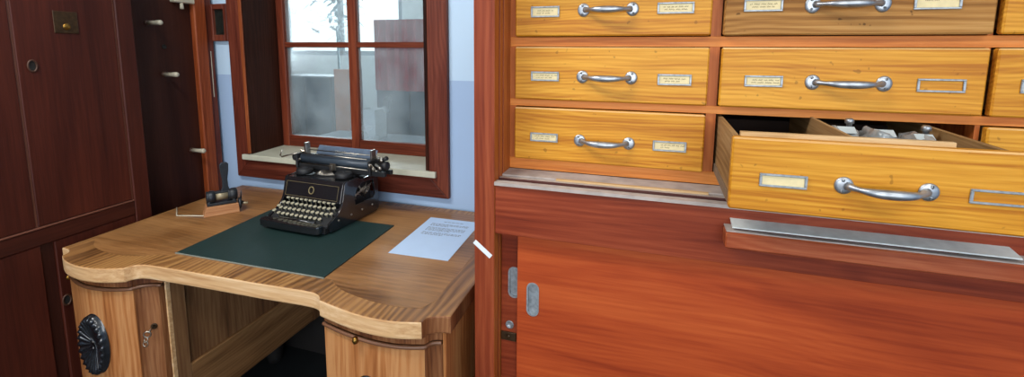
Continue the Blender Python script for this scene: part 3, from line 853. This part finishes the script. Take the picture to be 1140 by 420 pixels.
rl.build('roller_ring', M['cast'], hp)
MB().tube([(-.017, .032, .067), (.024, .032, .067)], .015, 18).build('roller_sleeve', M['sleeve'], hp)
lvp = MB()
lvp.prism([(x_ + .016, z_) for x_, z_ in [(-.016, .080), (.020, .080), (.012, .100), (.011, .130), (.016, .165), (.017, .190), (.010, .197), (-.006, .197), (-.013, .188), (-.012, .165), (-.007, .130), (-.008, .100)]], .026, .038, 'XZ', bev=.003)
lvp.box(-.03, .034, .022, .044, .078, .086, .002)
lvp.build('press_lever', M['cast'], hp)
wh = MB(); wh.lathe([(0, 0), (.020, 0), (.022, .003), (.022, .007), (.018, .010), (.008, .011), (.006, .018), (0, .018)], 22, mtx=T(.0562, .020, .030) @ RY(PI / 2))
wh.tube([(.066, .020, .045), (.068, .020, .078)], [.0035, .0012], 8)
wh.build('adjusting_wheel', M['cast'], hp)
MB().tube([(.070, .016, .028), (.088, .012, .028)], .004, 8).build('wheel_axle', M['sleeve'], hp)
inv = Matrix.Rotation(-ang, 3, 'Z')
wr = [inv @ (Vector(q) - Vector(B)) for q in ((-1.589, 1.226, ZD + .003), (-1.70, 1.192, ZD + .0026), (-1.789, 1.257, ZD + .0026))]
MB().tube(wr, .0022, 8).build('paper_guide', M['ivory'], hp)

# ------------------------------------------------------------------ drawer cabinet
B = (.35, 1.1, 0)
cb = tag(empty('drawer_cabinet', B), 'large red-brown cabinet of golden drawers above orange sliding doors, right of the desk', 'cabinet')
YL, YU, YD = .985, 1.10, 1.08     # lower front, upper frame, faces of the closed drawers
XE, ZCT = 1.12, 1.66
# left end post with sliding-door grooves, seen in plan
post = [(-.405, YL), (-.353, YL), (-.353, 1.016), (-.359, 1.016), (-.359, 1.024), (-.353, 1.024), (-.353, 1.044), (-.359, 1.044), (-.359, 1.052), (-.353, 1.052), (-.353, 1.58), (-.405, 1.58)]
pst = MB().prism(post, 0, ZCT, 'XY')
for f in pst.bm.faces:
    if f.normal.x > .5: f.material_index = 1  # inner side in brighter wood, imitating light from the right
pst.build('end_post', [M['post'], M['rail_v']], cb, B, .002)
MB().box(XE - .05, XE, YL, 1.58, 0, ZCT, .002).build('end_post', M['post'], cb, B)
MB().box(-.3525, XE - .0505, 1.56, 1.575, .0, ZCT).build('back_panel', M['inside'], cb, B)
MB().box(-.3525, XE - .0505, YL, 1.56, ZCT - .03, ZCT, .002).build('top_board', M['rail'], cb, B)
MB().box(-.3525, XE - .0505, YU + .001, 1.56, 1.085, 1.102).build('deck_board', M['inside'], cb, B)
MB().box(-.3525, XE - .0505, 1.0, 1.56, .03, .05).build('floor_board', M['inside'], cb, B)
MB().box(-.3525, XE - .0505, YL + .012, 1.02, 0, .055).build('plinth', M['fascia'], cb, B)
# drawer rows and columns (outer face sizes)
C = [(-.335, .111), (.133, .594), (.603, 1.05)]
R = [(1.4405, 1.572), (1.2865, 1.4165), (1.135, 1.2675)]
for za, zb in ((1.105, 1.1345), (1.268, 1.286), (1.417, 1.440), (1.5725, 1.63)):
    MB().box(-.3525, XE - .0505, YU, YU + .03, za, zb, .001).build('frame_rail', M['rail'], cb, B)
for xa, xb in ((-.3525, -.3355), (.1115, .1325), (.5945, .6025), (1.0505, XE - .051)):
    stl = MB()
    for za, zb in ((1.1345, 1.268), (1.286, 1.417), (1.440, 1.5725)): stl.box(xa, xb, YU + .0005, YU + .03, za, zb)
    stl.box(xa + .003, xb - .003, YU + .03, 1.555, 1.103, 1.63)
    stl.build('frame_stile', M['rail_v'], cb, B)
# dusty sliding-door track in front of the drawers
led = [(YL - .004, 1.090), (YL - .004, 1.0975), (1.000, 1.0985), (1.002, 1.092), (1.016, 1.092), (1.018, 1.1), (1.030, 1.1), (1.032, 1.094), (1.040, 1.094), (1.042, 1.102), (YU - .0005, 1.104), (YU - .0005, 1.090)]
lg = MB(); lg.prism(led, -.3525, XE - .0505, 'YZ')
for f in lg.bm.faces:
    c = f.calc_center_median()
    if c.z < 1.0965 and c.z > 1.0905 and (1.0 < c.y < 1.018 or 1.030 < c.y < 1.042): f.material_index = 1
lgo = lg.build('track_ledge', [M['dust'], M['groove']], cb, B)
MB().box(-.215, .12, 1.031, 1.041, 1.0945, 1.1035).build('track_strip', M['oak_raw'], lgo, B)
# fascia and pull-out slide
MB().prism([(-.3525, .969), (XE - .0505, .969), (XE - .0505, 1.0895), (-.3525, 1.0895)], YL + .002, YL + .022, 'XZ').build('fascia', M['fascia'], cb, B, .002)
po = MB()
po.box(.146, .80, .944, .984, 1.020, 1.0535, .003)
pso = po.build('pull_out_board', M['pull_board'], cb, B)
MB().box(.147, .799, .9475, .9865, 1.0537, 1.0560).build('dusty_top', M['dust'], pso, B)
MB().prism([(.953, 1.0600), (.9865, 1.0675), (.9865, 1.0695), (.953, 1.0625)], .158, .604, 'YZ').build('metal_sheet', M['zinc'], pso, B)
gp = MB(); gp.box(.165, .52, .9575, .985, 1.0567, 1.0597); gp.build('sheet_batten', M['groove'], pso, B)
# lower sliding doors
cap = capsule(-.262, .803, .024, .080)
sd1 = MB(); sd1.prism([(-.302, .06), (XE - .06, .06), (XE - .06, .985), (-.302, .985)], 1.010, 1.026, 'XZ', holes=[cap])
so1 = sd1.build('sliding_door', M['door_orange'], cb, B, .0015)
cap2 = capsule(-.317, .826, .024, .076)
sd2 = MB(); sd2.prism([(-.3515, .06), (.40, .06), (.40, .985), (-.3515, .985)], 1.034, 1.050, 'XZ', holes=[cap2])
so2 = sd2.build('sliding_door', M['fascia'], cb, B, .0015)


def cup(cx, cz, w, h, y, parent):
    q = MB()
    q.prism(capsule(cx, cz, w, h), y + .006, y + .008, 'XZ')
    outer = capsule(cx, cz, w + .007, h + .007); inner = capsule(cx, cz, w - .001, h - .001)
    q.prism(outer, y - .0018, y - .0002, 'XZ', holes=[inner])
    q.prism(capsule(cx, cz, w - .0002, h - .0002), y - .0002, y + .006, 'XZ', holes=[inner])
    q.build('recessed_pull', M['steel_dark'], parent, B)


cup(-.262, .803, .024, .080, 1.010, so1)
cup(-.317, .826, .024, .076, 1.034, so2)
kh = MB(); mt_ = T(-.328, 1.0338, .710) @ RX(PI / 2)
kh.lathe([(.011, 0), (.011, .002), (.007, .002), (.007, .0004), (0, .0004)], 18, mtx=mt_); kh.build('keyhole', M['steel_dark'], so2, B)
lb = MB(); lb.box(-.350, -.310, 1.0295, 1.0338, .667, .690, .001); lb.lathe([(0, .003), (.005, .002), (.006, 0)], 12, mtx=T(-.330, 1.0295, .679) @ RX(PI / 2))
lb.build('lock_bar', M['brass_plate'], so2, B)


# ---- drawers
def handle_mb(w, h):
    q = MB(); hx = w / 2 - .012
    for s in (-1, 1):
        q.lathe([(0, .0042), (.009, .0040), (.0132, .0030), (.0148, .0012), (.0148, 0), (0, 0)], 24, mtx=T(s * hx, 0, 0) @ RX(PI / 2) @ Matrix.Diagonal((.95, h / .029, 1, 1)))
    pts, rad = [], []
    for k in range(25):
        u = -1 + 2 * k / 24
        x = u * (hx - .0045); d = .003 + .026 * (1 - abs(u) ** 3.2)
        pts.append((x, -d, -.002 * (1 - u * u)))
        rad.append(.0044 + .0036 * max(0, 1 - (abs(u) / .75) ** 2.2) if abs(u) < .75 else .0044 + .0030 * ((abs(u) - .75) / .25) ** 2)
    q.tube(pts, rad, 14)
    return q


def screws_mb(w, q):
    hx = w / 2 - .012
    for s in (-1, 1):
        for z in (.0092, -.0092):
            q.lathe([(0, .0016), (.0022, .0012), (.003, 0)], 10, mi=1, mtx=T(s * (hx + .0025), -.0038, z) @ RX(PI / 2))
            q.box(-.0026, .0026, -.0006, .0006, .0011, .0018, mi=2, mtx=T(s * (hx + .0025), -.0038, z) @ RX(PI / 2) @ RZ(.6 * s + z * 90))
    return q


def holder_mb(w, h):
    q = MB(); b_ = .0038
    for bx in ((-w / 2, w / 2, h / 2 - b_, h / 2), (-w / 2, w / 2, -h / 2, -h / 2 + b_), (-w / 2, -w / 2 + b_ * 1.15, -h / 2 + b_, h / 2 - b_), (w / 2 - b_ * 1.15, w / 2, -h / 2 + b_, h / 2 - b_)):
        q.box(bx[0], bx[1], -.0035, -.0002, bx[2], bx[3], .0009)
    return q


def scribble_mb(w, seed):
    q = MB(); r = random.Random(seed)
    for row, z0_ in enumerate((.0022, -.0035)):
        x = -w * .34 + r.uniform(0, .006); end = w * (.33 if row == 0 else r.uniform(.0, .3))
        while x < end:
            n = r.randint(4, 9); pts = []
            for k in range(n):
                pts.append((x + .0014 * k, -.0013, z0_ + (.0016 if k % 2 else -.0012) * r.uniform(.5, 1.2)))
            q.tube(pts, .00042, 4); x = pts[-1][0] + .0035
    return q


HB = {}


def make_drawer(ci, ri, y, holders, hx, hz, hw, hh, mt, label=None, dz=0.0, tilt=0.0, open_=False):
    xa, xb = C[ci]; za, zb = R[ri]; xa, xb = xa + .0012, xb - .0012
    if open_: xb -= .002
    q = MB()
    q.box(xa, xb, y, y + .0185, za + .001, zb - .001, .003)
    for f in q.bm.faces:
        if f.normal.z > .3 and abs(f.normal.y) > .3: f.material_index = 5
    xs0, xs1 = xa + .004, (xb - .004 if not open_ else .527)
    dep = .36 if not open_ else .40
    q.box(xs0, xs0 + .010, y + .0185, y + dep, za + .012, zb - .003, 0, 1); q.box(xs1 - .010, xs1, y + .0185, y + dep, za + .012, zb - .003, 0, 1)
    q.box(xs0 + .010, xs1 - .010, y + dep - .012, y + dep, za + .012, zb - .030, 0, 4)  # back and bottom take the shade-dark inside colour
    q.box(xs0 + .0101, xs1 - .0101, y + .0185, y + dep - .012, za + .014, za + .021, 0, 4)
    if open_:
        q.box(xs0 - .003, xs0 + .010, y + .0185, y + dep, za + .004, za + .022, 0, 3)
    piv = Vector(((xa + xb) / 2, y + .34, zb)); mtx = Matrix.Identity(4)
    if tilt: mtx = T(*piv) @ RX(tilt) @ T(*-piv)
    org = Vector(((xa + xb) / 2, y, (za + zb) / 2))
    q.bm.transform(T(*-org))
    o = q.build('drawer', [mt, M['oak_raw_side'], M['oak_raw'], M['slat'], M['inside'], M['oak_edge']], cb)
    W_ = mtx @ T(*org)
    o.matrix_local = T(*-Vector(B)) @ W_
    if label: o['label'] = label
    key = (hw, hh)
    if key not in HB:
        HB[key] = (screws_mb(hw, handle_mb(hw, hh)).build('handle', [M['steel'], M['steel_dark'], M['black_hole']], o),)
        hs = HB[key]
    else: hs = [copy_part(s, o) for s in HB[key]]
    for s in hs: s.location = (hx - org.x, -.0002, hz - org.z)
    for k, (px, pz, pw_, ph_, card) in enumerate(holders):
        f = holder_mb(pw_, ph_).build('label_holder', M['steel_dark'], o); f.location = (px - org.x, 0, pz - org.z)
        if card:
            c = MB().box(-pw_ / 2 + .003, pw_ / 2 - .003, -.0010, -.0003, -ph_ / 2 + .003, ph_ / 2 - .003).build('label_card', M['card'], o); c.location = f.location
            if card == 1:
                s = scribble_mb(pw_, ci * 31 + ri * 7 + k).build('handwriting', M['ink'], o); s.location = f.location
    return o, mtx, org


hw1, hw2 = .070, .074
make_drawer(0, 0, YD, [(-.259, 1.499, hw1, .026, 1), (.035, 1.5015, .077, .025, 1)], -.112, 1.501, .134, .031, M['oak'])
make_drawer(0, 1, YD, [(-.257, 1.345, .070, .023, 1), (.040, 1.3435, .072, .025, 1)], -.110, 1.3455, .136, .030, M['oak'])
make_drawer(0, 2, YD, [(-.257, 1.194, .070, .022, 1), (.037, 1.1915, .073, .024, 1)], -.111, 1.192, .139, .029, M['oak'])
make_drawer(1, 0, YD, [(.207, 1.503, .073, .026, 1), (.502, 1.509, .074, .042, 1)], .356, 1.502, .143, .035, M['oak_dull'], 'dull brownish drawer front with knots')
make_drawer(1, 1, YD, [(.218, 1.345, .073, .024, 1), (.523, 1.344, .076, .026, 0)], .370, 1.345, .147, .031, M['oak'])
make_drawer(2, 0, YD, [(.68, 1.503, .073, .026, 1), (.975, 1.503, .074, .026, 1)], .826, 1.502, .143, .035, M['oak'])
make_drawer(2, 1, YD, [(.678, 1.346, .073, .026, 1), (.975, 1.345, .074, .026, 1)], .826, 1.345, .147, .031, M['oak'])
make_drawer(2, 2, YD, [(.68, 1.194, .073, .024, 1), (.975, 1.192, .074, .024, 1)], .826, 1.192, .147, .031, M['oak'])
YO = .862
od, omtx, oorg = make_drawer(1, 2, YO, [(.2165, 1.1945, .073, .0235, 2), (.509, 1.195, .074, .0235, 0)], .363, 1.1955, .139, .029, M['oak'], 'pulled-out golden oak drawer', tilt=math.radians(1.55), open_=True)


def in_drawer(mb, name, mt, label=None):
    mb.bm.transform(T(*-oorg))
    o = mb.build(name, mt, od)
    if label: o['label'] = label
    return o


in_drawer(MB().box(.1485, .457, YO + .0187, YO + .0295, 1.157, 1.2735, .0008), 'lining_board', M['oak_raw'])
in_drawer(MB().box(.316, .322, YO + .030, YO + .386, 1.157, 1.2735, .0008), 'divider', M['oak_raw_side'])

# crumpled plastic pouches standing in the open drawer
def pouch(x, y, w, d, h, seed, label, nozzle):
    r = random.Random(seed)
    base = omtx @ Vector((x, y, 1.1565))
    root = tag(empty('plastic_pouch', base), label, 'pouch', 'plastic pouches in the open drawer')
    t = bmesh.new(); bmesh.ops.create_icosphere(t, subdivisions=4, radius=1)
    ph = [r.uniform(0, 6) for _ in range(6)]
    for v in t.verts:
        c = v.co
        k = 1 + .10 * math.sin(5 * c.x + ph[0]) * math.sin(6 * c.z + ph[1]) + .07 * math.sin(11 * c.y + ph[2] + 7 * c.x) + .05 * math.sin(17 * c.z + ph[3] + 9 * c.x)
        s = lambda u: math.copysign(abs(u) ** .6, u)
        v.co = Vector((s(c.x) * w / 2 * k, s(c.y) * d / 2 * k, h / 2 + s(c.z) * h / 2 * (k if c.z > 0 else 1)))
    q = MB(); q._take(t, 0)
    for f in q.bm.faces: f.smooth = True
    q.build('pouch_body', M['plastic'], root)
    lb = MB(); lb.box(-w * .26, w * .30, -.010, .010, 0, .0012, .0004, mtx=T(0, -d * .22, h * 1.0) @ RX(math.radians(32)))
    lb.build('pouch_label', M['label_white'], root)
    if nozzle:
        nz = MB(); nz.lathe([(0, 0), (.005, 0), (.005, .010), (.008, .011), (.008, .018), (.005, .021), (0, .021)], 12, mtx=T(w * .22, 0, h * 1.0))
        nz.build('pouch_cap', M['steel'], root)


pouch(.358, 1.045, .052, .10, .104, 1, 'crumpled clear plastic pouch in the open drawer, next to the thin divider', True)
pouch(.418, 1.040, .056, .10, .102, 2, 'crumpled plastic pouch with a white label, middle one in the open drawer', False)
pouch(.478, 1.035, .052, .10, .098, 3, 'crumpled plastic pouch in the open drawer, nearest the right divider', True)

# strip of white tape on the cabinet's end post
tp = MB(); tp.box(-.0275, .0275, -.0008, -.0001, -.006, .006, .0003, mtx=T(-.383, YL - .0003, .926) @ RY(math.radians(38)))
t = tp.build('tape_strip', M['tape'], None, (-.386, YL, .926)); tag(t, 'short slanting strip of white tape on the front edge of the cabinet post', 'tape')
